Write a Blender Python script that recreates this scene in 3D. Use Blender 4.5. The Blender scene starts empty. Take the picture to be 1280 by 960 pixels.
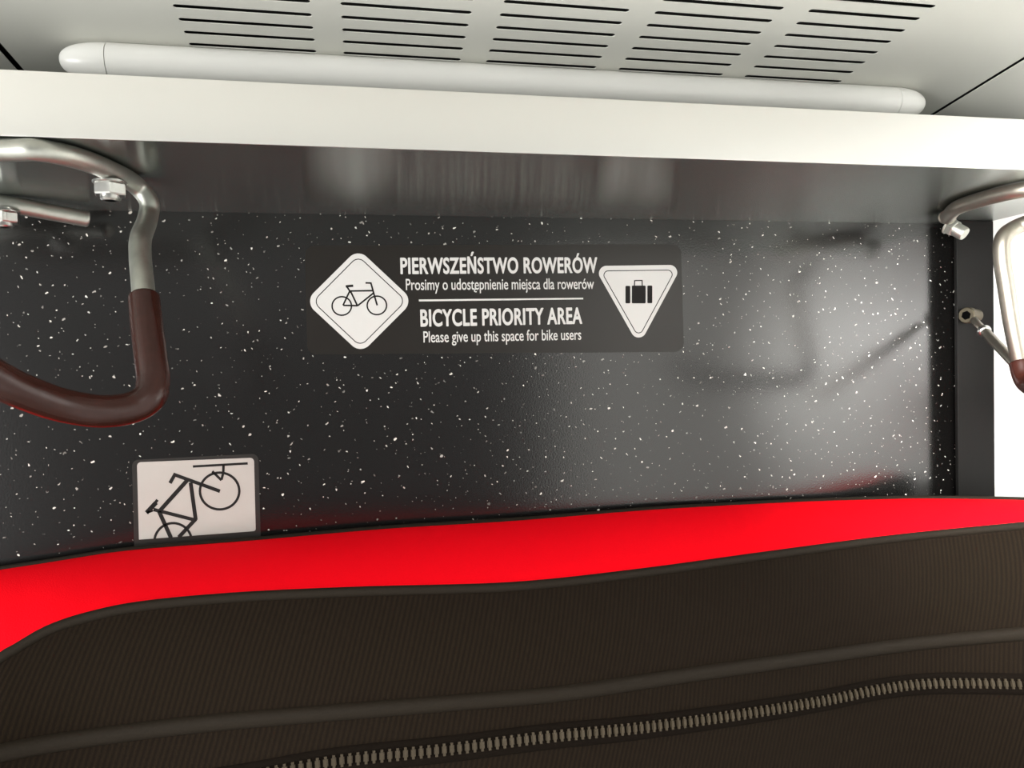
import bpy, bmesh, math, random
from mathutils import Vector, Matrix
from mathutils.geometry import interpolate_bezier
random.seed(7)
SC = bpy.context.scene
COL = SC.collection

# ------------------------------------------------------------------ camera
FPX = 923.5
YAW, PIT, ROL = .1965, -.0272, -.0237
fw = Vector((math.sin(YAW)*math.cos(PIT), math.cos(YAW)*math.cos(PIT), math.sin(PIT)))
r0 = Vector((math.cos(YAW), -math.sin(YAW), 0)); u0 = r0.cross(fw)
RT = math.cos(ROL)*r0 + math.sin(ROL)*u0
UP = -math.sin(ROL)*r0 + math.cos(ROL)*u0
cd = bpy.data.cameras.new('camera'); cd.sensor_width = 36; cd.lens = FPX/1280*36
cd.clip_start = .01
cam = bpy.data.objects.new('camera', cd); COL.objects.link(cam)
M = Matrix.Identity(4)
for i in range(3):
    M[i][0] = RT[i]; M[i][1] = UP[i]; M[i][2] = -fw[i]
cam.matrix_world = M
SC.camera = cam

# ------------------------------------------------------------------ exposure
SC.view_settings.view_transform = 'Standard'
SC.view_settings.look = 'None'
SC.view_settings.exposure = 0.0
SC.view_settings.gamma = 1.0
SC.view_settings.use_curve_mapping = False

# ------------------------------------------------------------------ node helpers
def new_mat(name):
    m = bpy.data.materials.new(name); m.use_nodes = True
    nt = m.node_tree
    return m, nt, nt.nodes['Principled BSDF']
def nd(nt, kind, **kw):
    n = nt.nodes.new(kind)
    for k, v in kw.items(): setattr(n, k, v)
    return n
def lk(nt, a, b): nt.links.new(a, b)
def mth(nt, op, a, b=None, c=None):
    n = nd(nt, 'ShaderNodeMath', operation=op)
    for i, x in enumerate((a, b, c)):
        if x is None: continue
        if isinstance(x, (int, float)): n.inputs[i].default_value = x
        else: lk(nt, x, n.inputs[i])
    return n.outputs[0]
def simple(name, col, rough=.5, metal=0., ior=1.5, noise=0., nscale=300., bump=0., spec=.5):
    m, nt, b = new_mat(name)
    b.inputs['Base Color'].default_value = (*col, 1)
    b.inputs['Roughness'].default_value = rough
    b.inputs['Metallic'].default_value = metal
    b.inputs['IOR'].default_value = ior
    b.inputs['Specular IOR Level'].default_value = spec
    if noise or bump:
        tc = nd(nt, 'ShaderNodeTexCoord')
        nz = nd(nt, 'ShaderNodeTexNoise'); nz.inputs['Scale'].default_value = nscale; nz.inputs['Detail'].default_value = 4
        lk(nt, tc.outputs['Object'], nz.inputs['Vector'])
        if noise:
            mx = nd(nt, 'ShaderNodeMixRGB', blend_type='MIX')
            mx.inputs[1].default_value = (*[c*(1-noise) for c in col], 1)
            mx.inputs[2].default_value = (*[min(1, c*(1+noise)) for c in col], 1)
            lk(nt, nz.outputs['Fac'], mx.inputs[0]); lk(nt, mx.outputs[0], b.inputs['Base Color'])
        if bump:
            bp = nd(nt, 'ShaderNodeBump'); bp.inputs['Strength'].default_value = bump; bp.inputs['Distance'].default_value = .0005
            lk(nt, nz.outputs['Fac'], bp.inputs['Height']); lk(nt, bp.outputs[0], b.inputs['Normal'])
    return m

# ------------------------------------------------------------------ lit coach behind the viewer: world and ceiling lamp; two added fill lights
w = bpy.data.worlds.new('coach_light'); SC.world = w; w.use_nodes = True
nt = w.node_tree; bg = nt.nodes['Background']
tc = nd(nt, 'ShaderNodeTexCoord'); sp = nd(nt, 'ShaderNodeSeparateXYZ'); lk(nt, tc.outputs['Generated'], sp.inputs[0])
rp = nd(nt, 'ShaderNodeValToRGB')
e = rp.color_ramp.elements
def stop(z, v, c=(1, .99, .965)):
    x = e.new(z*.5+.5); x.color = (*[q*v/3 for q in c], 1)
e[0].position = 0; e[0].color = (.5, .47, .43, 1)
e[1].position = 1; e[1].color = (.8, .77, .72, 1)
stop(-.62, 2.2); stop(-.38, 1.3); stop(-.27, .12); stop(-.05, .13); stop(.10, .29); stop(.24, .5); stop(.40, 1.5); stop(.6, 1.7)
lk(nt, mth(nt, 'MULTIPLY_ADD', sp.outputs[2], .5, .5), rp.inputs[0])
lk(nt, rp.outputs[0], bg.inputs['Color'])
bg.inputs['Strength'].default_value = 3.0

def area(name, loc, target, sx, sy, power, col=(1, .99, .97), spread=180):
    l = bpy.data.lights.new(name, 'AREA'); l.shape = 'RECTANGLE'; l.size = sx; l.size_y = sy
    l.energy = power; l.spread = math.radians(spread); l.color = col
    o = bpy.data.objects.new(name, l); COL.objects.link(o); o.location = loc
    o.rotation_euler = (Vector(target)-Vector(loc)).to_track_quat('-Z', 'Y').to_euler()
    return o
area('ceiling_lamp', (-.1, -1.0, .78), (.05, .5, -.05), 1.6, .3, 25)
area('partition_fill', (.27, .16, .04), (.62, .46, -.03), .2, .10, 2.1, spread=76)  # unseen fill added to brighten the partition that the wall mirrors
area('side_fill', (-1.65, -.45, -.25), (.3, .45, .0), .9, .5, 44)  # unseen fill added at the left for level light on wall and partition

# ------------------------------------------------------------------ geometry helpers
def ray(u, v): return fw + RT*((u-640)/FPX) - UP*((v-480)/FPX)
def atY(u, v, Y): d = ray(u, v); return d*(Y/d.y)
def atZ(u, v, Z): d = ray(u, v); return d*(Z/d.z)
def build(name, bm, mat, parent=None, smooth=False, angle=None):
    bmesh.ops.recalc_face_normals(bm, faces=bm.faces)
    me = bpy.data.meshes.new(name); bm.to_mesh(me); bm.free()
    for m in (mat if isinstance(mat, (list, tuple)) else [mat]): me.materials.append(m)
    if smooth or angle:
        for p in me.polygons: p.use_smooth = True
        if angle:
            b2 = bmesh.new(); b2.from_mesh(me)
            for ed in b2.edges:
                if len(ed.link_faces) == 2 and ed.calc_face_angle(0) > math.radians(angle): ed.smooth = False
            b2.to_mesh(me); b2.free()
    o = bpy.data.objects.new(name, me); COL.objects.link(o)
    if parent: o.parent = parent
    return o
def thing(name, label, cat, loc=(0, 0, 0), group=None):
    o = bpy.data.objects.new(name, None); COL.objects.link(o); o.location = loc
    o.empty_display_size = .02
    o['label'] = label; o['category'] = cat
    if group: o['group'] = group
    return o
def keep(parent, *obs):
    """parts are modelled in world space: keep them there under a placed Empty"""
    for o in obs:
        o.parent = parent; o.matrix_parent_inverse = Matrix.Translation(-parent.location)
def tag(o, label, cat, group=None):
    o['label'] = label; o['category'] = cat
    if group: o['group'] = group
def struct(o): o['kind'] = 'structure'; return o
def box(bm, a, b, bev=0):
    t = bmesh.new(); bmesh.ops.create_cube(t, size=1)
    for v in t.verts:
        v.co = Vector([(a[i]+b[i])/2 + v.co[i]*(b[i]-a[i]) for i in range(3)])
    if bev: bmesh.ops.bevel(t, geom=t.edges[:], offset=bev, segments=3, affect='EDGES', profile=.5)
    merge(bm, t)
def merge(bm, t):
    me = bpy.data.meshes.new('tmp'); t.to_mesh(me); t.free(); bm.from_mesh(me); bpy.data.meshes.remove(me)
def spline(pts, n=12):
    """Catmull-Rom through the points"""
    P = [Vector(p) for p in pts]; P = [2*P[0]-P[1]] + P + [2*P[-1]-P[-2]]
    out = []
    for i in range(1, len(P)-2):
        a, b, c, d = P[i-1:i+3]
        for k in range(n):
            t = k/n
            out.append(.5*((2*b)+(c-a)*t+(2*a-5*b+4*c-d)*t*t+(3*b-a-3*c+d)*t**3))
    out.append(P[-2]); return out
def tube(bm, path, rad, seg=20, caps=True, bev=True):
    """sweep a circle along a path; rad a number or one per point"""
    n = len(path); R = rad if isinstance(rad, (list, tuple)) else [rad]*n
    path = [Vector(p) for p in path]
    tan = [(path[min(i+1, n-1)]-path[max(i-1, 0)]).normalized() for i in range(n)]
    nrm = tan[0].orthogonal().normalized(); rings = []
    for i in range(n):
        if i: nrm = (tan[i-1].rotation_difference(tan[i]) @ nrm)
        nrm = (nrm - tan[i]*nrm.dot(tan[i])).normalized()
        bi = tan[i].cross(nrm)
        rings.append([bm.verts.new(path[i]+(nrm*math.cos(a)+bi*math.sin(a))*R[i]) for a in [2*math.pi*k/seg for k in range(seg)]])
    for A, B in zip(rings, rings[1:]):
        for k in range(seg): bm.faces.new((A[k], A[(k+1) % seg], B[(k+1) % seg], B[k]))
    if caps: bm.faces.new(rings[0][::-1]); bm.faces.new(rings[-1])
def rounded_tube(bm, path, rad, seg=20, rnd=.001):
    """tube with softened ends"""
    p = [Vector(q) for q in path]
    a = (p[1]-p[0]).normalized(); b = (p[-1]-p[-2]).normalized()
    q = [p[0], p[0]+a*rnd*.3, p[0]+a*rnd] + p[1:-1] + [p[-1]-b*rnd, p[-1]-b*rnd*.3, p[-1]]
    R = [rad-rnd, rad-rnd*.3, rad] + [rad]*(len(p)-2) + [rad, rad-rnd*.3, rad-rnd]
    tube(bm, q, R, seg)
def lathe(bm, prof, c, axis, seg=24):
    """prof: (distance along the axis, radius)"""
    axis = Vector(axis).normalized(); tube(bm, [Vector(c)+axis*t for t, r in prof], [max(r, 1e-5) for t, r in prof], seg)
def hexnut(bm, c, axis, af, h, hole=None):
    axis = Vector(axis).normalized(); n = axis.orthogonal().normalized(); b = axis.cross(n)
    R = af/math.sqrt(3); rings = []
    for t, s in ((0, .93), (.12*h, 1), (.88*h, 1), (h, .93)):
        rings.append([bm.verts.new(Vector(c)+axis*t+(n*math.cos(k*math.pi/3)+b*math.sin(k*math.pi/3))*R*s) for k in range(6)])
    for A, B in zip(rings, rings[1:]):
        for k in range(6): bm.faces.new((A[k], A[(k+1) % 6], B[(k+1) % 6], B[k]))
    bm.faces.new(rings[0][::-1]); bm.faces.new(rings[-1])

# ------------------------------------------------------------------ place dimensions (metres, eye at the origin)
W = .65                    # the speckled wall stands at y = W
ZB, ZT, YF = .131, .1666, .4533   # beam: underside, top, front
ZC, SL = .235, -.1254      # ceiling height and fall towards the wall
YPOST = W-.0195
XP0, XP1 = atY(1197, 440, YPOST).x, atY(1243, 440, YPOST).x
XL = -1.0
ZFLOOR = -.78
def ceil_z(y): return ZC + SL*(y-2*ZC)
def atC(u, v):
    d = ray(u, v); t = (ZC-2*SL*ZC)/(d.z-SL*d.y); return d*t

# ------------------------------------------------------------------ materials
def wall_material():
    m, nt, b = new_mat('speckled_laminate')
    tc = nd(nt, 'ShaderNodeTexCoord')
    sp = nd(nt, 'ShaderNodeSeparateXYZ'); lk(nt, tc.outputs['Object'], sp.inputs[0])
    nz = nd(nt, 'ShaderNodeTexNoise'); nz.inputs['Scale'].default_value = 420; nz.inputs['Detail'].default_value = 2
    lk(nt, tc.outputs['Object'], nz.inputs['Vector'])
    ns = nd(nt, 'ShaderNodeSeparateXYZ'); lk(nt, nz.outputs['Color'], ns.inputs[0])
    masks = []
    for scale, ang, stretch, keepf, rmin, rmax, off in ((70, .5, 1.7, .5, .025, .10, 0.), (80, -.9, 1.9, .4, .025, .095, 3.1), (120, .1, 1.2, .22, .03, .085, 7.7)):
        c, s = math.cos(ang), math.sin(ang)
        xx = mth(nt, 'ADD', sp.outputs[0], mth(nt, 'MULTIPLY_ADD', ns.outputs[0], .0030, -.0015))
        zz = mth(nt, 'ADD', sp.outputs[2], mth(nt, 'MULTIPLY_ADD', ns.outputs[1], .0030, -.0015))
        a = mth(nt, 'ADD', mth(nt, 'MULTIPLY', xx, c), mth(nt, 'MULTIPLY', zz, s))
        d = mth(nt, 'MULTIPLY', mth(nt, 'SUBTRACT', mth(nt, 'MULTIPLY', zz, c), mth(nt, 'MULTIPLY', xx, s)), stretch)
        cb = nd(nt, 'ShaderNodeCombineXYZ'); lk(nt, mth(nt, 'ADD', a, off), cb.inputs[0]); lk(nt, d, cb.inputs[1])
        vo = nd(nt, 'ShaderNodeTexVoronoi', voronoi_dimensions='2D'); vo.inputs['Scale'].default_value = scale
        lk(nt, cb.outputs[0], vo.inputs['Vector'])
        cs = nd(nt, 'ShaderNodeSeparateXYZ'); lk(nt, vo.outputs['Color'], cs.inputs[0])
        on = mth(nt, 'LESS_THAN', cs.outputs[0], keepf)
        rad = mth(nt, 'MULTIPLY_ADD', mth(nt, 'POWER', cs.outputs[1], 2.2), rmax-rmin, rmin)
        hit = mth(nt, 'LESS_THAN', vo.outputs['Distance'], rad)
        br = mth(nt, 'MULTIPLY_ADD', mth(nt, 'POWER', cs.outputs[2], 1.5), .8, .12)
        masks.append(mth(nt, 'MULTIPLY', mth(nt, 'MULTIPLY', on, hit), br))
    f = mth(nt, 'MAXIMUM', mth(nt, 'MAXIMUM', masks[0], masks[1]), masks[2])
    mx = nd(nt, 'ShaderNodeMixRGB'); mx.inputs[1].default_value = (.0050, .0046, .0043, 1); mx.inputs[2].default_value = (.92, .88, .80, 1)
    lk(nt, f, mx.inputs[0]); lk(nt, mx.outputs[0], b.inputs['Base Color'])
    b.inputs['Roughness'].default_value = .20; b.inputs['IOR'].default_value = 1.75
    n2 = nd(nt, 'ShaderNodeTexNoise'); n2.inputs['Scale'].default_value = 620; n2.inputs['Detail'].default_value = 3
    lk(nt, tc.outputs['Object'], n2.inputs['Vector'])
    bp = nd(nt, 'ShaderNodeBump'); bp.inputs['Strength'].default_value = .22; bp.inputs['Distance'].default_value = .0003
    lk(nt, n2.outputs['Fac'], bp.inputs['Height']); lk(nt, bp.outputs[0], b.inputs['Normal'])
    return m
def brushed(name, col, rough, along=(1, 900, 900), strength=0, aniso=.7, rot=0.):
    """metal brushed along its length"""
    m, nt, b = new_mat(name)
    b.inputs['Base Color'].default_value = (*col, 1); b.inputs['Metallic'].default_value = 1
    tc = nd(nt, 'ShaderNodeTexCoord'); mp = nd(nt, 'ShaderNodeMapping'); mp.inputs['Scale'].default_value = along
    lk(nt, tc.outputs['Object'], mp.inputs[0])
    nz = nd(nt, 'ShaderNodeTexNoise'); nz.inputs['Scale'].default_value = 1.; nz.inputs['Detail'].default_value = 3
    lk(nt, mp.outputs[0], nz.inputs['Vector'])
    lk(nt, mth(nt, 'MULTIPLY_ADD', nz.outputs['Fac'], .012, rough-.006), b.inputs['Roughness'])
    bp = nd(nt, 'ShaderNodeBump'); bp.inputs['Strength'].default_value = strength; bp.inputs['Distance'].default_value = .0002
    lk(nt, nz.outputs['Fac'], bp.inputs['Height']); lk(nt, bp.outputs[0], b.inputs['Normal'])
    tg = nd(nt, 'ShaderNodeTangent', direction_type='UV_MAP')
    b.inputs['Anisotropic'].default_value = aniso; b.inputs['Anisotropic Rotation'].default_value = rot
    lk(nt, tg.outputs[0], b.inputs['Tangent'])
    return m
def twill(name, dark, light, rough=.85):
    """ribbed black canvas: UV.x runs along the bag in metres, UV.y down it"""
    m, nt, b = new_mat(name)
    uv = nd(nt, 'ShaderNodeUVMap'); sp = nd(nt, 'ShaderNodeSeparateXYZ'); lk(nt, uv.outputs[0], sp.inputs[0])
    a = mth(nt, 'ADD', sp.outputs[0], mth(nt, 'MULTIPLY', sp.outputs[1], -.28))
    nz = nd(nt, 'ShaderNodeTexNoise'); nz.inputs['Scale'].default_value = 500; nz.inputs['Detail'].default_value = 3; lk(nt, uv.outputs[0], nz.inputs['Vector'])
    rib = mth(nt, 'MULTIPLY_ADD', mth(nt, 'SINE', mth(nt, 'ADD', mth(nt, 'MULTIPLY', a, 2*math.pi/.0036), mth(nt, 'MULTIPLY', nz.outputs['Fac'], 2.2))), .5, .5)
    n3 = nd(nt, 'ShaderNodeTexNoise'); n3.inputs['Scale'].default_value = 1500; lk(nt, uv.outputs[0], n3.inputs['Vector'])
    rib2 = mth(nt, 'MULTIPLY', rib, mth(nt, 'MULTIPLY_ADD', n3.outputs['Fac'], 1.6, -.25))
    mx = nd(nt, 'ShaderNodeMixRGB'); mx.inputs[1].default_value = (*dark, 1); mx.inputs[2].default_value = (*light, 1)
    lk(nt, rib2, mx.inputs[0]); lk(nt, mx.outputs[0], b.inputs['Base Color'])
    b.inputs['Roughness'].default_value = rough; b.inputs['Specular IOR Level'].default_value = .06
    bp = nd(nt, 'ShaderNodeBump'); bp.inputs['Strength'].default_value = .6; bp.inputs['Distance'].default_value = .0004
    lk(nt, rib2, bp.inputs['Height']); lk(nt, bp.outputs[0], b.inputs['Normal'])
    return m
m_wall = wall_material()
m_floor = simple('floor_covering', (.45, .43, .40), .7, noise=.3, nscale=120)
m_white = simple('white_partition_paint', (.86, .86, .83), .35, noise=.02, nscale=6, bump=.1)
m_post = simple('dark_grey_post_paint', (.0045, .0042, .0038), .5, noise=.15, nscale=200, bump=.15, spec=.12)
m_beam = brushed('brushed_steel', (.27, .29, .27), .235, aniso=.96, rot=.25)
m_front = brushed('aluminium_brightened_front', (.84, .84, .82), .30)  # same plate as the beam, its lit face painted brighter
m_ceil = simple('grey_ceiling_paint', (.60, .60, .55), .55, noise=.03, nscale=8, bump=.1)
m_void = simple('ceiling_void_black', (.012, .011, .010), .8, noise=.2, nscale=40)
m_rail = simple('satin_white_tube', (.86, .86, .83), .32, noise=.02, nscale=30)
m_cap = simple('white_plastic_cap', (.88, .88, .85), .28, noise=.02, nscale=30)
m_galv = simple('galvanised_steel', (.40, .41, .37), .42, metal=.93, noise=.18, nscale=160, bump=.25)
m_zinc = simple('zinc_plated_nut', (.50, .50, .48), .30, metal=1., noise=.1, nscale=200)
m_coat = simple('dark_brown_plastic_coating', (.027, .0075, .005), .27, noise=.25, nscale=150, bump=.12, spec=.3)
m_film = simple('dark_sticker_film', (.0105, .0085, .0065), .30, noise=.1, nscale=60, ior=1.55)
m_edge = simple('clear_sticker_edge', (.028, .026, .024), .25, noise=.1, nscale=90)
m_print = simple('white_sticker_print', (.62, .62, .60), .4, noise=.02, nscale=60)
m_ink = simple('black_sticker_ink', (.010, .009, .0085), .6, noise=.1, nscale=90, spec=.2)
m_paper = simple('off_white_sticker_print', (.43, .415, .385), .45, noise=.03, nscale=60)
m_red = simple('red_woven_fabric', (.94, .003, .011), .9, noise=.06, nscale=900, bump=.5, spec=.03)
m_twill = twill('black_brown_twill', (.0068, .0045, .0029), (.0165, .0109, .0060))
m_pipe = simple('dark_piping_cord', (.013, .0095, .006), .7, noise=.3, nscale=700, bump=.4, spec=.12)
m_tape = simple('zipper_tape', (.0065, .0047, .0034), .9, noise=.3, nscale=900, bump=.4, spec=.03)
m_teeth = simple('bronze_zipper_teeth', (.052, .039, .023), .38, metal=.5, noise=.2, nscale=500)
m_brass = simple('worn_brass', (.115, .10, .07), .45, metal=.85, noise=.25, nscale=250)
m_hole_shade = simple('socket_shade', (.002, .002, .002), .9, noise=.1, spec=.0)
m_steel = simple('dull_and_shaded_steel', (.27, .25, .21), .38, metal=.92, noise=.15, nscale=250)  # stay rod's own dull steel; on the right hook it paints in shade

# ------------------------------------------------------------------ the setting
bm = bmesh.new(); box(bm, (XL, W, ZFLOOR), (XP1+.03, W+.03, .34)); struct(build('wall_back', bm, m_wall))
bm = bmesh.new(); box(bm, (XP1, -1.1, ZFLOOR), (XP1+.03, YPOST+.004, .34)); struct(build('wall_right', bm, m_white))
bm = bmesh.new(); box(bm, (XL, .1, ZFLOOR-.03), (XP1+.03, W+.03, ZFLOOR)); struct(build('floor', bm, m_floor))

# ceiling panels: two plain ones beyond the seams, the slotted one between them, the dark void above
XS0, XS1 = atC(10, 70).x, atC(1225, 107).x
GAP = .0024
def ceiling_sheet(name, x0, x1, mat, y0=-.25, y1=W, dz=0, th=.0006):
    bm = bmesh.new(); vs = []
    for z in (0, th):
        for x, y in ((x0, y0), (x1, y0), (x1, y1), (x0, y1)): vs.append(bm.verts.new((x, y, ceil_z(y)+dz+z)))
    for f in ((0, 1, 2, 3), (4, 5, 6, 7), (0, 1, 5, 4), (1, 2, 6, 5), (2, 3, 7, 6), (3, 0, 4, 7)): bm.faces.new([vs[i] for i in f])
    return build(name, bm, mat)
struct(ceiling_sheet('ceiling', XL, XS0-GAP, m_ceil))
struct(ceiling_sheet('ceiling', XS1+GAP, XP1, m_ceil))
struct(ceiling_sheet('ceiling', XL, XP1, m_void, dz=.022))

COLS = [(-.4767, -.1152), (-.0359, .3243), (.4047, .7686), (.8459, 1.2146), (1.2956, 1.6636)]
def vent_panel():
    bm = bmesh.new(); r = .0021; dy = .0617*ZC; ys = [(2.3305-.0617*k)*ZC for k in range(24)]
    def F(*p): bm.faces.new([bm.verts.new((x, y, 0)) for x, y in p])
    x0, x1 = XS0+GAP, XS1-GAP
    ya, yb = ys[-1]-dy/2, ys[0]+dy/2
    F((x0, yb), (x1, yb), (x1, W), (x0, W)); F((x0, -.25), (x1, -.25), (x1, ya), (x0, ya))
    edges = [x0] + [v for a, b in COLS for v in (a*ZC-.003, b*ZC+.003)] + [x1]
    for i in range(0, len(edges), 2): F((edges[i], ya), (edges[i+1], ya), (edges[i+1], yb), (edges[i], yb))
    for i, (a, b) in enumerate(COLS):
        l, rr = edges[1+2*i], edges[2+2*i]; xa, xb = a*ZC+r, b*ZC-r
        for y in ys:
            q0, q1 = y-dy/2, y+dy/2
            arcl = [(xa+r*math.cos(t), y+r*math.sin(t)) for t in [-math.pi/2-math.pi*k/8 for k in range(9)]]
            arcr = [(xb+r*math.cos(t), y+r*math.sin(t)) for t in [math.pi/2-math.pi*k/8 for k in range(9)]]
            F((l, q0), (xa, q0), *arcl, (xa, q1), (l, q1)); F((rr, q1), (xb, q1), *arcr, (xb, q0), (rr, q0))
            F((xa, q0), (xb, q0), (xb, y-r), (xa, y-r)); F((xa, y+r), (xb, y+r), (xb, q1), (xa, q1))
    bmesh.ops.remove_doubles(bm, verts=bm.verts, dist=1e-6)
    bmesh.ops.recalc_face_normals(bm, faces=bm.faces)
    ext = bmesh.ops.extrude_face_region(bm, geom=bm.faces[:])
    for v in ext['geom']:
        if isinstance(v, bmesh.types.BMVert): v.co.z += .0006
    for v in bm.verts: v.co.z += ceil_z(v.co.y)
    o = build('vent_panel', bm, m_ceil)
    tag(o, 'light grey ceiling panel with five columns of ventilation slots', 'ceiling vent')
vent_panel()

# white tube under the ceiling, behind the beam
def ceiling_rail():
    R = .0128
    best = None
    for i in range(400):
        y = .5+i*.0004; z = ceil_z(y)-R-.0004
        p = atY(640, 84.5, y).z - R*.93
        if best is None or abs(p-z) < best[0]: best = (abs(p-z), y, z)
    y, z = best[1:]
    xs = [atY(u, v, y).x for u, v in ((75, 70), (137, 78), (1115, 128), (1153, 130))]
    t = thing('ceiling_rail', 'long white round tube with bullet-shaped ends just under the ceiling slots', 'tube', ((xs[0]+xs[3])/2, y, z))
    bm = bmesh.new(); tube(bm, [(xs[1]+.0006+(xs[2]-xs[1]-.0012)*k/40, y, z) for k in range(41)], R, 40)
    a = build('tube', bm, m_rail, None, angle=40)
    obs = [a]
    for x0, x1 in ((xs[1], xs[0]), (xs[2], xs[3])):
        bm = bmesh.new(); n = 16; pa, ra = [], []
        for k in range(n+1):
            s = k/n; pa.append((x0+(x1-x0)*math.sin(s*math.pi/2), y, z)); ra.append(max(R*math.cos(s*math.pi/2)**.75, 1e-4))
        tube(bm, pa, ra, 40); obs.append(build('end_cap', bm, m_cap, None, angle=50))
    for x in (xs[1]+.08, xs[2]-.08):
        bm = bmesh.new(); box(bm, (x-.006, y+.001, z+R*.8), (x+.006, y+.008, ceil_z(y)+.0002)); obs.append(build('bracket', bm, m_rail))
    keep(t, *obs)
ceiling_rail()

# beam that carries the hooks: a folded metal channel
def beam():
    bm = bmesh.new(); bv = .0005
    prof = [(YF+bv, ZB), (W-.0003, ZB), (W-.0003, ZB+.003), (YF+.003, ZB+.003), (YF+.003, ZT-.003), (W-.0003, ZT-.003), (W-.0003, ZT), (YF+bv, ZT), (YF+.00012, ZT-.00018), (YF, ZT-bv), (YF, ZB+bv), (YF+.00012, ZB+.00018)]
    xs = (XL+.01, XP1-.0005)
    A, B = [[bm.verts.new((x, y, z)) for y, z in prof] for x in xs]
    n = len(prof)
    for k in range(n): bm.faces.new((A[k], A[(k+1) % n], B[(k+1) % n], B[k]))
    bm.faces.new(A[::-1]); bm.faces.new(B)
    uvl = bm.loops.layers.uv.new('UVMap')
    for f in bm.faces:
        for l in f.loops: l[uvl].uv = (l.vert.co.x, l.vert.co.y+l.vert.co.z)
    o = build('mounting_beam', bm, m_beam)
    bm = bmesh.new(); box(bm, (xs[0], YF-.0012, ZB-.0002), (xs[1], YF-.0001, ZT+.0002), .0004)  # strip added over the folded plate; its bright colour imitates light on the face
    uvl = bm.loops.layers.uv.new('UVMap')
    for f in bm.faces:
        for l in f.loops: l[uvl].uv = (l.vert.co.x, l.vert.co.y+l.vert.co.z)
    f = build('lit_front_strip', bm, m_front, o); f['label'] = 'added front strip, colour brightened for the lit face'
    tag(o, 'long brushed aluminium beam with white-looking front face carrying the bicycle hooks', 'beam')
beam()

# post in front of the wall's right end
bm = bmesh.new(); box(bm, (XP0, YPOST, ZFLOOR), (XP1-.0003, YPOST+.004, ZB-.0003), .0006)
for z in (-.05, -.5): box(bm, (XP1-.02, YPOST+.0038, z-.01), (XP1-.008, W, z+.01))
o = build('edge_post', bm, m_post); tag(o, 'plain dark grey upright strip between speckled wall and white partition', 'post')

# ------------------------------------------------------------------ stickers: flat prints on the wall
def wp(u, v, off): return atY(u, v, W-off)
def plate(bm, pts, off, th):
    """a polygon given where it is seen on the wall, as a thin film"""
    A = [bm.verts.new(wp(u, v, off)) for u, v in pts]; B = [bm.verts.new(wp(u, v, off)+Vector((0, -th, 0))) for u, v in pts]
    n = len(pts); bm.faces.new(A); bm.faces.new(B[::-1])
    for k in range(n): bm.faces.new((A[k], A[(k+1) % n], B[(k+1) % n], B[k]))
def roundpoly(pts, r, seg=8):
    out = []; n = len(pts)
    for i in range(n):
        p = Vector(pts[i]); a = Vector(pts[i-1]); b = Vector(pts[(i+1) % n])
        rr = r[i] if isinstance(r, (list, tuple)) else r
        if rr <= 0: out.append(tuple(p)); continue
        da = (a-p).normalized(); db = (b-p).normalized(); ang = da.angle(db)
        t = rr/math.tan(ang/2); s0 = p+da*t; s1 = p+db*t; c = p+(da+db).normalized()*(rr/math.sin(ang/2))
        a0 = math.atan2((s0-c).y, (s0-c).x); a1 = math.atan2((s1-c).y, (s1-c).x); d = (a1-a0+math.pi) % (2*math.pi)-math.pi
        out += [(c.x+rr*math.cos(a0+d*k/seg), c.y+rr*math.sin(a0+d*k/seg)) for k in range(seg+1)]
    return out
def loop_line(bm, pts, wd, off, th):
    """closed thin line of width wd"""
    n = len(pts); I, O = [], []
    for i in range(n):
        p = Vector(pts[i]); d = (Vector(pts[(i+1) % n])-Vector(pts[i-1])).normalized(); nn = Vector((-d.y, d.x))*wd/2
        I.append(tuple(p+nn)); O.append(tuple(p-nn))
    strip(bm, I, O, off, th, True)
def strip(bm, I, O, off, th, closed=False):
    n = len(I); V = []
    for dz in (0, th):
        V.append([[bm.verts.new(wp(u, v, off)+Vector((0, -dz, 0))) for u, v in L] for L in (I, O)])
    for k in range(n if closed else n-1):
        j = (k+1) % n
        bm.faces.new((V[0][0][k], V[0][0][j], V[0][1][j], V[0][1][k])); bm.faces.new((V[1][0][k], V[1][1][k], V[1][1][j], V[1][0][j]))
        bm.faces.new((V[0][0][k], V[1][0][k], V[1][0][j], V[0][0][j])); bm.faces.new((V[0][1][k], V[0][1][j], V[1][1][j], V[1][1][k]))
    if not closed:
        for k in (0, n-1): bm.faces.new((V[0][0][k], V[0][1][k], V[1][1][k], V[1][0][k]))
def line(bm, pts, wd, off, th):
    pts = [Vector(p) for p in pts]; n = len(pts); I, O = [], []
    for i in range(n):
        if 0 < i < n-1:
            d1 = (pts[i]-pts[i-1]).normalized(); d2 = (pts[i+1]-pts[i]).normalized(); d = (d1+d2).normalized()
            s = 1/max(.4, d.dot(d1))
        else: d = (pts[min(i+1, n-1)]-pts[max(i-1, 0)]).normalized(); s = 1
        nn = Vector((-d.y, d.x))*wd/2*s; I.append(tuple(pts[i]+nn)); O.append(tuple(pts[i]-nn))
    strip(bm, I, O, off, th)
def circ(c, rx, ry, n=48, a0=0, a1=2*math.pi):
    return [(c[0]+rx*math.cos(a0+(a1-a0)*k/n), c[1]+ry*math.sin(a0+(a1-a0)*k/n)) for k in range(n)]
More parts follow.
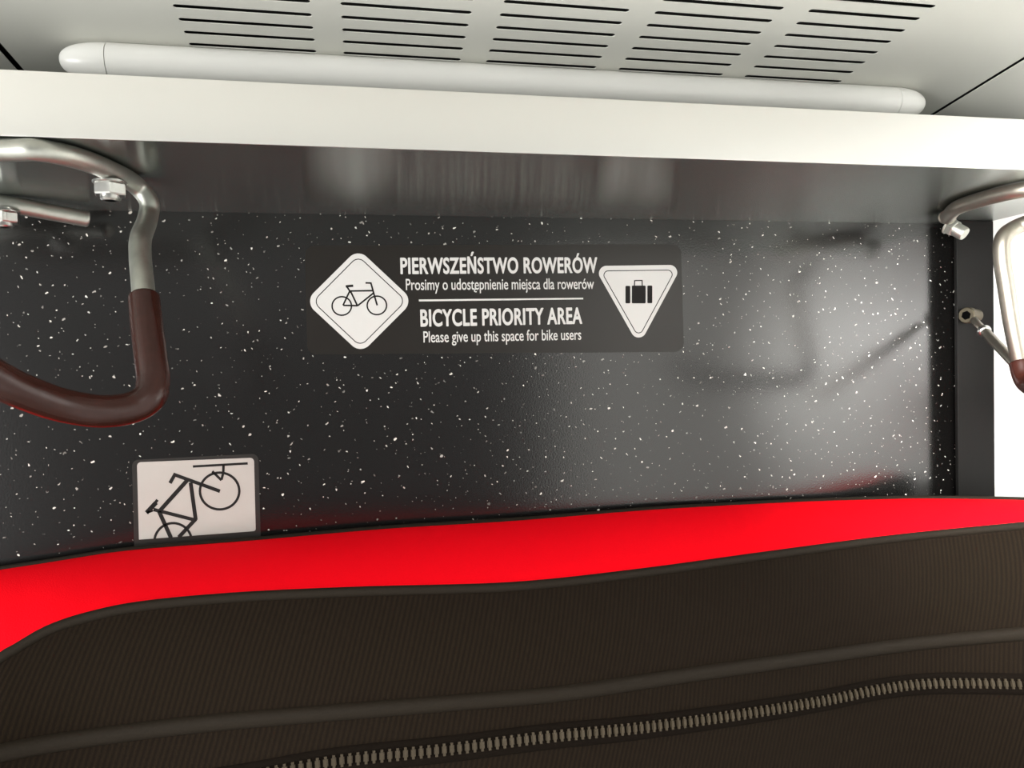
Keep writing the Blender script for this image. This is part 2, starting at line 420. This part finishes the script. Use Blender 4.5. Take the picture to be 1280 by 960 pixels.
def text(body, u0, u1, vbase, vtop_cap, off, bold, grow, name):
    """lettering between u0 and u1 on a base line (u, v of its two ends), capital height to vtop_cap"""
    cu = bpy.data.curves.new('t', 'FONT'); cu.body = body; cu.size = 1; cu.offset = bold; cu.extrude = .004; cu.resolution_u = 6
    if bold > .012: cu.space_character = 1.06
    o = bpy.data.objects.new('t', cu); COL.objects.link(o)
    me = bpy.data.meshes.new_from_object(o.evaluated_get(bpy.context.evaluated_depsgraph_get()))
    bpy.data.objects.remove(o)
    cu2 = bpy.data.curves.new('t', 'FONT'); cu2.body = 'E'; cu2.size = 1; o = bpy.data.objects.new('t', cu2); COL.objects.link(o)
    m2 = bpy.data.meshes.new_from_object(o.evaluated_get(bpy.context.evaluated_depsgraph_get())); bpy.data.objects.remove(o)
    cap = max(v.co.y for v in m2.vertices); bpy.data.meshes.remove(m2)
    xa, xb = min(v.co.x for v in me.vertices), max(v.co.x for v in me.vertices)
    A = wp(u0, vbase[0], off); B = wp(u1, vbase[1], off); ex = (B-A)/(xb-xa)
    top = wp(u0, vbase[0]-(vbase[0]-vtop_cap), off)
    up = Vector((0, 0, (top-A).z))/cap
    ez = (up - ex.normalized()*0)
    for v in me.vertices:
        x, y, z = v.co
        v.co = A + ex*(x-xa) + ez*y + Vector((0, -.00012 if z > 0 else 0, 0))
    if grow:
        bm = bmesh.new()
        for i, (gx, gy) in enumerate(((-grow, 0), (grow, 0), (0, grow*.6), (0, -grow*.6))):
            t = bmesh.new(); t.from_mesh(me)
            for v in t.verts: v.co += ex*gx + ez*gy + Vector((0, -.000004*i, 0))
            merge(bm, t)
        bm.to_mesh(me); bm.free()
    me.name = name; me.materials.clear(); me.materials.append(m_print)
    o = bpy.data.objects.new(name, me); COL.objects.link(o)
    return o

T = .00012
def run(body):
    cu = bpy.data.curves.new('t', 'FONT'); cu.body = body; cu.size = 1; o = bpy.data.objects.new('t', cu); COL.objects.link(o)
    me = bpy.data.meshes.new_from_object(o.evaluated_get(bpy.context.evaluated_depsgraph_get())); bpy.data.objects.remove(o)
    xs = [v.co.x for v in me.vertices]; bpy.data.meshes.remove(me); return max(xs)-min(xs)
def priority_sign():
    c = wp(615, 375, 0)
    t = thing('priority_sign', 'wide dark sticker with white bicycle diamond, luggage triangle and two-language wording', 'sticker', c)
    obs = []
    bm = bmesh.new(); plate(bm, roundpoly([(381, 307), (851, 305), (855, 440), (384, 443)], 12), .00002, T)
    obs.append(build('backing_film', bm, m_film))
    # bicycle diamond
    bm = bmesh.new(); plate(bm, roundpoly([(447.5, 311), (517, 376), (451, 442), (381, 377)], 15, 10), .00002+T, T)
    dia = build('diamond', bm, m_print); obs.append(dia)
    bm = bmesh.new(); L = .00002+2*T
    loop_line(bm, roundpoly([(447.6, 320), (507.5, 376), (450.5, 433), (391, 377)], 10, 8), 1.1, L, T*.6); obs.append(build('diamond_outline', bm, m_ink))
    bm = bmesh.new()
    def k(x, y): return (380+x*240/1280, 300+y*150/800)
    for cc in ((252, 440), (486, 436)): loop_line(bm, circ(k(*cc), 12.1, 11.6), 1.9, L, T)
    for ps in (((260, 436), (305, 340)), ((305, 340), (460, 338)), ((262, 436), (358, 438)), ((358, 438), (468, 350)), ((312, 345), (356, 438)),
               ((286, 312), (312, 350)), ((410, 286), (446, 287), (466, 360), (488, 436))):
        line(bm, [k(*p) for p in ps], 2.1, L, T)
    line(bm, [k(278, 309), k(328, 305)], 2.9, L, T)
    obs.append(build('bicycle_symbol', bm, m_ink))
    # luggage triangle
    bm = bmesh.new(); plate(bm, roundpoly([(742, 332.5), (853, 331), (798.5, 432)], 9.5, 10), .00002+T, T); obs.append(build('triangle', bm, m_print))
    bm = bmesh.new(); loop_line(bm, roundpoly([(751, 338.6), (844, 337.6), (798.4, 422)], 5.5, 8), 1.0, L, T*.6); obs.append(build('triangle_outline', bm, m_ink))
    bm = bmesh.new()
    for a, b in (((781.8, 357.3), (787.7, 379.2)), ((789.8, 357.0), (807, 379.2)), ((809.2, 356.9), (815.3, 379))):
        plate(bm, roundpoly([(a[0], a[1]), (b[0], a[1]), (b[0], b[1]), (a[0], b[1])], 1.2, 4), L, T)
    line(bm, [(793, 357.4), (793.3, 350.8), (802.6, 350.6), (802.8, 357.2)], 1.3, L, T)
    obs.append(build('luggage_symbol', bm, m_ink))
    L1 = .00002+T
    obs.append(text('PIERWSZEŃSTWO ROWERÓW', 501, 746.5, (342, 340.5), 322.8, L1, .014, .020,  'heading_lettering'))
    o = text('Prosimy o udostepnienie miejsca dla rowerów', 507.5, 742.5, (362.5, 361), 348.8, L1, .003, .006, 'small_lettering')
    bm = bmesh.new(); bm.from_mesh(o.data); uo = 507.5+235*run('Prosimy o udoste')/run('Prosimy o udostepnienie miejsca dla rowerów')-1.9; line(bm, [(uo+.6, 361.0), (uo-.8, 362.8), (uo-.7, 364.3), (uo+.9, 364.9), (uo+1.9, 364.4)], 1.2, L1, T); bm.to_mesh(o.data); bm.free(); obs.append(o)
    bm = bmesh.new(); plate(bm, [(523.5, 374.4), (728.8, 372.2), (729, 374.2), (523.7, 376.8)], L1, T); obs.append(build('divider_line', bm, m_print))
    obs.append(text('BICYCLE PRIORITY AREA', 526, 727.5, (407.7, 404.2), 387.6, L1, .014, .020,  'heading_lettering'))
    obs.append(text('Please give up this space for bike users', 529.5, 726.5, (428, 424.5), 414.4, L1, .003, .006, 'small_lettering'))
    keep(t, *obs)
priority_sign()

def hook_sticker():
    t = thing('hook_sticker', 'small white sticker of a bicycle hanging by its front wheel, left above the bag', 'sticker', wp(246, 622, 0))
    def k(x, y): return (150+x*200/1280, 550+y*140/896)
    obs = []
    bm = bmesh.new(); plate(bm, roundpoly([(165, 575), (323, 567), (326, 676), (168, 690)], 8), .00002, T); obs.append(build('backing_film', bm, m_edge))
    bm = bmesh.new(); plate(bm, roundpoly([k(136, 178), k(1072, 142), k(1086, 728), k(152, 797)], [5, 5, 3, .5], 6), .00002+T, T); obs.append(build('white_print', bm, m_paper))
    bm = bmesh.new(); L = .00002+2*T
    loop_line(bm, circ(k(797, 408), 24.6, 23.0), 3.1, L, T)
    for ps, wd in ((((583, 212), (1022, 187)), 2.4), (((828, 200), (826, 262), (812, 318)), 2.6), (((738, 250), (812, 322)), 2.6),
                   (((400, 345), (438, 278), (800, 410)), 3.6), (((540, 320), (322, 562)), 4.2), (((565, 340), (606, 640)), 4.0),
                   (((606, 632), (470, 778)), 4.0), (((600, 640), (268, 556)), 3.6), (((312, 570), (408, 782)), 4.2),
                   (((212, 582), (290, 500)), 4.6), (((255, 540), (300, 478)), 3.0), (((212, 580), (262, 560)), 3.2)):
        line(bm, [k(*p) for p in ps], wd*1.22, L, T)
    arc = [p for p in (k(425+150*math.cos(a), 815+150*math.sin(a)) for a in [math.pi+math.pi*i/40 for i in range(41)])
           if p[1] < k(0, 797-(p[0]-k(152, 0)[0])/200*1280*.0739)[1]+1.0]
    line(bm, arc, 3.1, L, T)
    obs.append(build('bicycle_drawing', bm, m_ink))
    keep(t, *obs)
hook_sticker()

# ------------------------------------------------------------------ bicycle hooks under the beam
RR = .0062
ZR = ZB-RR-.0002
def nut_on(obs, c, axis=(0, 0, -1), nut=.0195):
    """hex nut with washer and bolt end below the rod"""
    c = Vector(c); ax = Vector(axis).normalized()
    bm = bmesh.new(); lathe(bm, [(0, .0092), (.0004, .0098), (.0014, .0098), (.0018, .0092)], c, ax); hexnut(bm, c+ax*.0017, ax, nut*.86, .0075); n = build('nut', bm, m_zinc, None, angle=30)
    bm = bmesh.new(); lathe(bm, [(-.002, .0058), (.0112, .0058), (.0122, .0048), (.0122, .003), (.0105, .0028)], c, ax, 20); b = build('bolt_end', bm, m_zinc, None, angle=30)
    obs += [n, b]
def left_hook():
    t = thing('bicycle_hook', 'left bicycle hook of bent galvanised rod with dark brown coated lower loop', 'hook', atZ(150, 222, ZB))
    obs = []
    zr = ZR
    p_end = atY(111, 274, .628); p_b = atY(6, 250, .60)
    p_b.z = min(p_b.z, zr)
    loop = [p_end, p_end.lerp(p_b, .5), p_b, p_b+Vector((-.035, -.004, .002)), Vector((p_b.x-.075, .560, zr)), Vector((p_b.x-.088, .525, zr)), Vector((p_b.x-.070, .487, zr)), Vector((p_b.x-.025, .466, zr)),
            atZ(0, 187.5, zr), atZ(50, 188, zr), atZ(100, 199, zr), atZ(140, 214.5, zr), atZ(168, 230, zr)]
    Ys = loop[-1].y
    loop += [atY(186, 252, Ys+.005), atY(184.5, 274, Ys-.002), atY(176, 298, .488), atY(175.5, 322, .474), atY(178, 350, .461), atY(181, 385, .448)]
    bm = bmesh.new(); rounded_tube(bm, spline(loop, 12), RR, 24, .0012); obs.append(build('steel_rod', bm, m_galv, None, angle=50))
    low = [atY(180, 371, .453), atY(184, 410, .441), atY(189, 450, .431), atY(191.5, 476, .426), atY(186, 497, .421), atY(163, 510, .416), atY(125, 514, .406), atY(80, 507, .395),
           atY(40, 494, .383), atY(0, 476, .371), atY(-45, 448, .36), atY(-85, 410, .35)]
    bm = bmesh.new(); rounded_tube(bm, spline(low, 12), .0083, 28, .0012); obs.append(build('coated_loop', bm, m_coat, None, angle=50))
    c = atZ(137, 213, zr); nut_on(obs, c+Vector((-.001, .003, -.0058)))
    nut_on(obs, p_b+Vector((.001, -.004, -.0055)))
    keep(t, *obs)
    obs[0]['label'] = 'galvanised rod'; obs[1]['label'] = 'dark brown coated loop'
left_hook()
def right_hook():
    t = thing('bicycle_hook', 'right bicycle hook of bent steel rod, shade put into its colour, seen against the white partition', 'hook', atZ(1200, 280, ZB))
    obs = []; zr = ZR
    a = atZ(1180, 271, zr); q = atZ(1280, 237, zr)
    drop = .506
    loop = [a+Vector((.010, .004, 0)), a+Vector((.003, .001, 0)), a+Vector((.001, -.004, 0)), atZ(1198, 259, zr), atZ(1235, 247, zr), q, q+Vector((.018, -.012, 0))]
    bm = bmesh.new(); rounded_tube(bm, spline(loop, 12), RR, 24, .0012); obs.append(build('steel_rod', bm, m_steel, None, angle=50))  # same kind of rod as the left hook, colour darkened against the fill light
    dp = [atY(1330, 268, drop-.02), atY(1300, 274, drop-.01), atY(1272, 283, drop), atY(1255, 296, drop), atY(1252, 318, drop), atY(1258, 360, drop), atY(1266, 410, drop), atY(1277, 462, drop)]
    dp[0].z = min(dp[0].z, zr)
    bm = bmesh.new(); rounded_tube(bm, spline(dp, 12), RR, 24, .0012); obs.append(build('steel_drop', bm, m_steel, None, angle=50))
    lo = [atY(1274.5, 452, drop), atY(1281, 474, drop-.006), atY(1292, 484, drop-.02), atY(1306, 488, drop-.05), atY(1322, 488, drop-.09), atY(1336, 476, drop-.125), atY(1345, 440, drop-.145)]
    bm = bmesh.new(); rounded_tube(bm, spline(lo, 12), .0078, 24, .0012); obs.append(build('coated_loop', bm, m_coat, None, angle=50))
    c = atZ(1186, 274, zr)+Vector((.001, .002, -.0050)); ax = (.30, -.62, -.52)
    bm = bmesh.new(); lathe(bm, [(0, .0075), (.0005, .0082), (.0016, .0082), (.002, .0076)], c, ax); hexnut(bm, c+Vector(ax).normalized()*.002, ax, .0135, .006); obs.append(build('nut', bm, m_galv, None, angle=30))
    bm = bmesh.new(); lathe(bm, [(.004, .0062), (.0165, .0062), (.0178, .0056), (.0180, .004)], c, ax, 28); obs.append(build('bolt_end', bm, m_galv, None, angle=35))
    keep(t, *obs)
    obs[2]['label'] = 'dark brown coated loop'
right_hook()

# ------------------------------------------------------------------ strut on the post
def strut():
    B = atY(1207, 394, YPOST-.014)
    t = thing('stay_rod', 'thin steel stay rod bolted to the dark post with a ball end', 'rod', (B.x, YPOST, B.z))
    obs = []
    q = atY(1219, 394.5, YPOST); ax = Vector((-.93, -.36, 0)).normalized()
    bm = bmesh.new(); lathe(bm, [(-.002, .0066), (.0085, .0066), (.0092, .0060)], q, ax, 28); obs.append(build('spacer', bm, m_brass, None, angle=30))
    bm = bmesh.new(); lathe(bm, [(.009, .0072), (.0096, .0078), (.0165, .0078), (.0175, .0070)], q, ax, 28); obs.append(build('socket_screw', bm, m_brass, None, angle=30))
    bm = bmesh.new(); lathe(bm, [(.0165, .0045), (.0177, .0045)], q, ax, 6); obs.append(build('hex_socket_shade', bm, m_hole_shade))  # flat black disc; the shade inside the socket is painted on
    d = Vector((-.4, -1, -.625)).normalized()
    s = B+Vector((.004, -.002, -.004))
    P = lambda u, v, y: atY(u, v, y)
    s0 = P(1218, 399, B.y-.001); s1 = P(1231, 414, B.y-.012)
    d = (s1-s0).normalized(); d = Vector((-.30, -1, -.64)).normalized()
    s0 = P(1217, 400, B.y-.001)
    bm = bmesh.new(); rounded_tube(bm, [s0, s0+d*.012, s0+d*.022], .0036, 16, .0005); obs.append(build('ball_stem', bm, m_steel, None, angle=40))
    bm = bmesh.new(); tube(bm, [s0+d*(.019+.001*k) for k in range(7)], [.0035, .0056, .006, .006, .006, .0056, .004], 20); obs.append(build('ferrule', bm, m_zinc, None, angle=40))
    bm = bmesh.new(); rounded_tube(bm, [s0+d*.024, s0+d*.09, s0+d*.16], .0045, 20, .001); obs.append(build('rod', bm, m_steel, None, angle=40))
    keep(t, *obs)
strut()

# ------------------------------------------------------------------ travel bag
def interp(tab, u):
    if u <= tab[0][0]: return tab[0][1] + (u-tab[0][0])*(tab[1][1]-tab[0][1])/(tab[1][0]-tab[0][0])
    for (a, va, *_), (b, vb, *_) in zip(tab, tab[1:]):
        if a <= u <= b: return va+(vb-va)*(u-a)/(b-a)
    return tab[-1][1] + (u-tab[-1][0])*(tab[-1][1]-tab[-2][1])/(tab[-1][0]-tab[-2][0])
def smooth_tab(tab):
    p = spline([(a, b, 0) for a, b in tab], 10); return [(q.x, q.y) for q in p]
S = smooth_tab
BACK = S([(-80, 724), (0, 712), (60, 703), (160, 688), (320, 675), (480, 661), (640, 651), (800, 638), (900, 632), (1000, 627), (1080, 624.5), (1160, 623), (1280, 625), (1360, 629)])
FRONT = S([(-80, 905), (-40, 858), (0, 822), (20, 810), (60, 787), (110, 770), (180, 756), (300, 745), (450, 738), (640, 732), (800, 715), (960, 693), (1120, 672), (1280, 656), (1360, 648)])
CORD = S([(-80, 966), (0, 943), (100, 925), (250, 906), (400, 893), (560, 880), (700, 868), (850, 846), (1000, 825), (1140, 806), (1280, 793), (1360, 788)])
ZIP = S([(-80, 1040), (0, 1022), (150, 996), (300, 972), (420, 951), (560, 936), (680, 921), (800, 909), (920, 893), (1030, 875), (1100, 861), (1170, 854), (1280, 855), (1360, 858)])
YB = S([(-80, .636), (0, .638), (640, .638), (1000, .638), (1120, .622), (1200, .597), (1290, .57), (1360, .55)])
YFR = S([(-80, .480), (0, .503), (180, .521), (640, .522), (900, .540), (1100, .552), (1200, .545), (1290, .53), (1360, .52)])
def bagpt(u, t):
    """t 0 back edge .. 1 front edge .. 2 cord .. 3 zipper"""
    yb, yf = interp(YB, u), interp(YFR, u)
    P = [atY(u, interp(BACK, u), yb), atY(u, interp(FRONT, u), yf), atY(u, interp(CORD, u), yf-.025), atY(u, interp(ZIP, u), yf-.034)]
    i = min(int(t), 2); f = t-i
    return P[i].lerp(P[i+1], f)
def bag():
    t = thing('travel_bag', 'black twill travel bag with red top strip and long zipper in the foreground', 'bag', (.15, .53, ZFLOOR))
    us = [-78+k*(1291+78)/110 for k in range(111)]
    bottom = ZFLOOR+.0003
    # black shell: front, sides, back, bottom
    def column(u):
        yb, yf = interp(YB, u), interp(YFR, u)
        b = bagpt(u, 0); f = bagpt(u, 1); c = bagpt(u, 2); z = bagpt(u, 3)
        pts = [f]
        for k in range(1, 7):
            s = k/6; p = f.lerp(c, s); p = p + Vector((0, -.006*math.sin(math.pi*s), .003*math.sin(math.pi*s))); pts.append(p)
        for k in range(1, 4): pts.append(c.lerp(z, k/3))
        x = z.x
        for s in (.04, .1, .3, .7, .96): pts.append(Vector((x+(f.x-x)*0, z.y-.004*math.sin(math.pi*s), z.z+(bottom-z.z)*s)))
        pts.append(Vector((x, z.y+.01, bottom)))
        pts.append(Vector((b.x, b.y+.006, bottom)))
        for s in (.04, .3, .7, .94): pts.append(Vector((b.x, b.y+.006+.003*math.sin(math.pi*s), bottom+(b.z-bottom)*s)))
        pts.append(b+Vector((0, .004, -.005))); pts.append(b)
        return pts
    bm = bmesh.new(); uvl = bm.loops.layers.uv.new('UVMap')
    cols = []
    cs = [column(u) for u in us]
    def cap(src, sgn):
        out = []
        for k, (dx, s) in enumerate(((.006, .97), (.011, .90), (.014, .78))):
            c = sum(src, Vector())/len(src)
            out.append([Vector((p.x+sgn*dx, c.y+(p.y-c.y)*s, p.z if p.z < bottom+.02 else p.z-(1-s)*.05)) for p in src])
        return out
    full = cap(cs[0], -1)[::-1] + cs + cap(cs[-1], 1)
    uvs = {}
    for i, c in enumerate(full):
        col = []; d = 0
        for j, p in enumerate(c):
            if j: d += (p-c[j-1]).length
            v = bm.verts.new(p); col.append(v); uvs[v] = (p.x, -d)
        cols.append(col)
    for A, B in zip(cols, cols[1:]):
        for j in range(len(A)-1):
            bm.faces.new((A[j], A[j+1], B[j+1], B[j]))
    bm.faces.new(cols[0]); bm.faces.new(cols[-1][::-1])
    for c in ((cols[0], cols[1]), (cols[1], cols[2]), (cols[2], cols[3])): bm.faces.new((c[0][0], c[0][-1], c[1][-1], c[1][0]))
    for c in ((cols[-1], cols[-2]), (cols[-2], cols[-3]), (cols[-3], cols[-4])): bm.faces.new((c[0][0], c[0][-1], c[1][-1], c[1][0]))
    for f in bm.faces:
        for l in f.loops: l[uvl].uv = uvs[l.vert]
    obs = [build('shell', bm, m_twill, None, angle=60)]
    # red strip across the top
    bm = bmesh.new(); rows = []
    for u in us:
        b = bagpt(u, 0); f = bagpt(u, 1)
        rows.append([bm.verts.new(b.lerp(f, k/12)+Vector((0, 0, .0045*math.sin(math.pi*k/12)**.8))) for k in range(13)])
    for A, B in zip(rows, rows[1:]):
        for k in range(12): bm.faces.new((A[k], A[k+1], B[k+1], B[k]))
    obs.append(build('top_strip', bm, m_red, None, smooth=True)); obs[-1]['label'] = 'red fabric strip'
    # piping along both edges of the strip, padded cord across the front
    bm = bmesh.new(); tube(bm, [bagpt(u, 1)+Vector((0, -.0004, -.0006)) for u in us], .0034, 14); obs.append(build('piping', bm, m_pipe, None, angle=50))
    bm = bmesh.new(); tube(bm, [bagpt(u, 0)+Vector((0, .0012, .0004)) for u in us], .0021, 12); obs.append(build('piping', bm, m_pipe, None, angle=50))
    bm = bmesh.new(); tube(bm, [bagpt(u, 2)+Vector((0, .0010, .0004)) for u in us], .0056, 18); obs.append(build('padded_cord', bm, m_pipe, None, angle=50))
    # zipper: tape with interlocking teeth
    zu = [u for u in us]
    bm = bmesh.new(); R = []
    for u in zu:
        p = bagpt(u, 3); up = (bagpt(u, 2)-p).normalized(); out = Vector((0, -1, 0)); out = (out-up*out.dot(up)).normalized()
        R.append([bm.verts.new(p+up*a+out*b) for a, b in ((.0085, -.001), (.0075, .0014), (.0035, .0010), (-.0035, .0010), (-.0075, .0014), (-.0085, -.001))])
    for A, B in zip(R, R[1:]):
        for k in range(5): bm.faces.new((A[k], A[k+1], B[k+1], B[k]))
    zt = build('zipper', bm, m_tape, None, smooth=True); obs.append(zt)
    path = [bagpt(u, 3) for u in us]
    L = [0]
    for a, b in zip(path, path[1:]): L.append(L[-1]+(b-a).length)
    def at(s):
        for i in range(len(L)-1):
            if L[i] <= s <= L[i+1]:
                f = (s-L[i])/(L[i+1]-L[i]); u = us[i]+(us[i+1]-us[i])*f; return u
    pitch = .0051; n = int(L[-1]/pitch)
    bm = bmesh.new()
    for i in range(n):
        u = at((i+.5)*pitch); p = bagpt(u, 3); tn = (bagpt(u+3, 3)-bagpt(u-3, 3)).normalized(); up = (bagpt(u, 2)-p); up = (up-tn*up.dot(tn)).normalized(); out = tn.cross(up)
        if out.y > 0: out = -out
        tmp = bmesh.new(); bmesh.ops.create_cube(tmp, size=1)
        bmesh.ops.bevel(tmp, geom=tmp.edges[:], offset=.22, segments=2, affect='EDGES')
        for v in tmp.verts: v.co = p + tn*v.co.x*.0032 + up*v.co.y*.0076 + out*(.0020+v.co.z*.0026)
        merge(bm, tmp)
    keep(t, *obs)
    o = build('teeth', bm, m_teeth, None, angle=60); o['kind'] = 'stuff'
    o.parent = zt
    o.matrix_parent_inverse = Matrix.Identity(4)
    bpy.context.view_layer.update(); o.matrix_parent_inverse = zt.matrix_world.inverted()
bag()
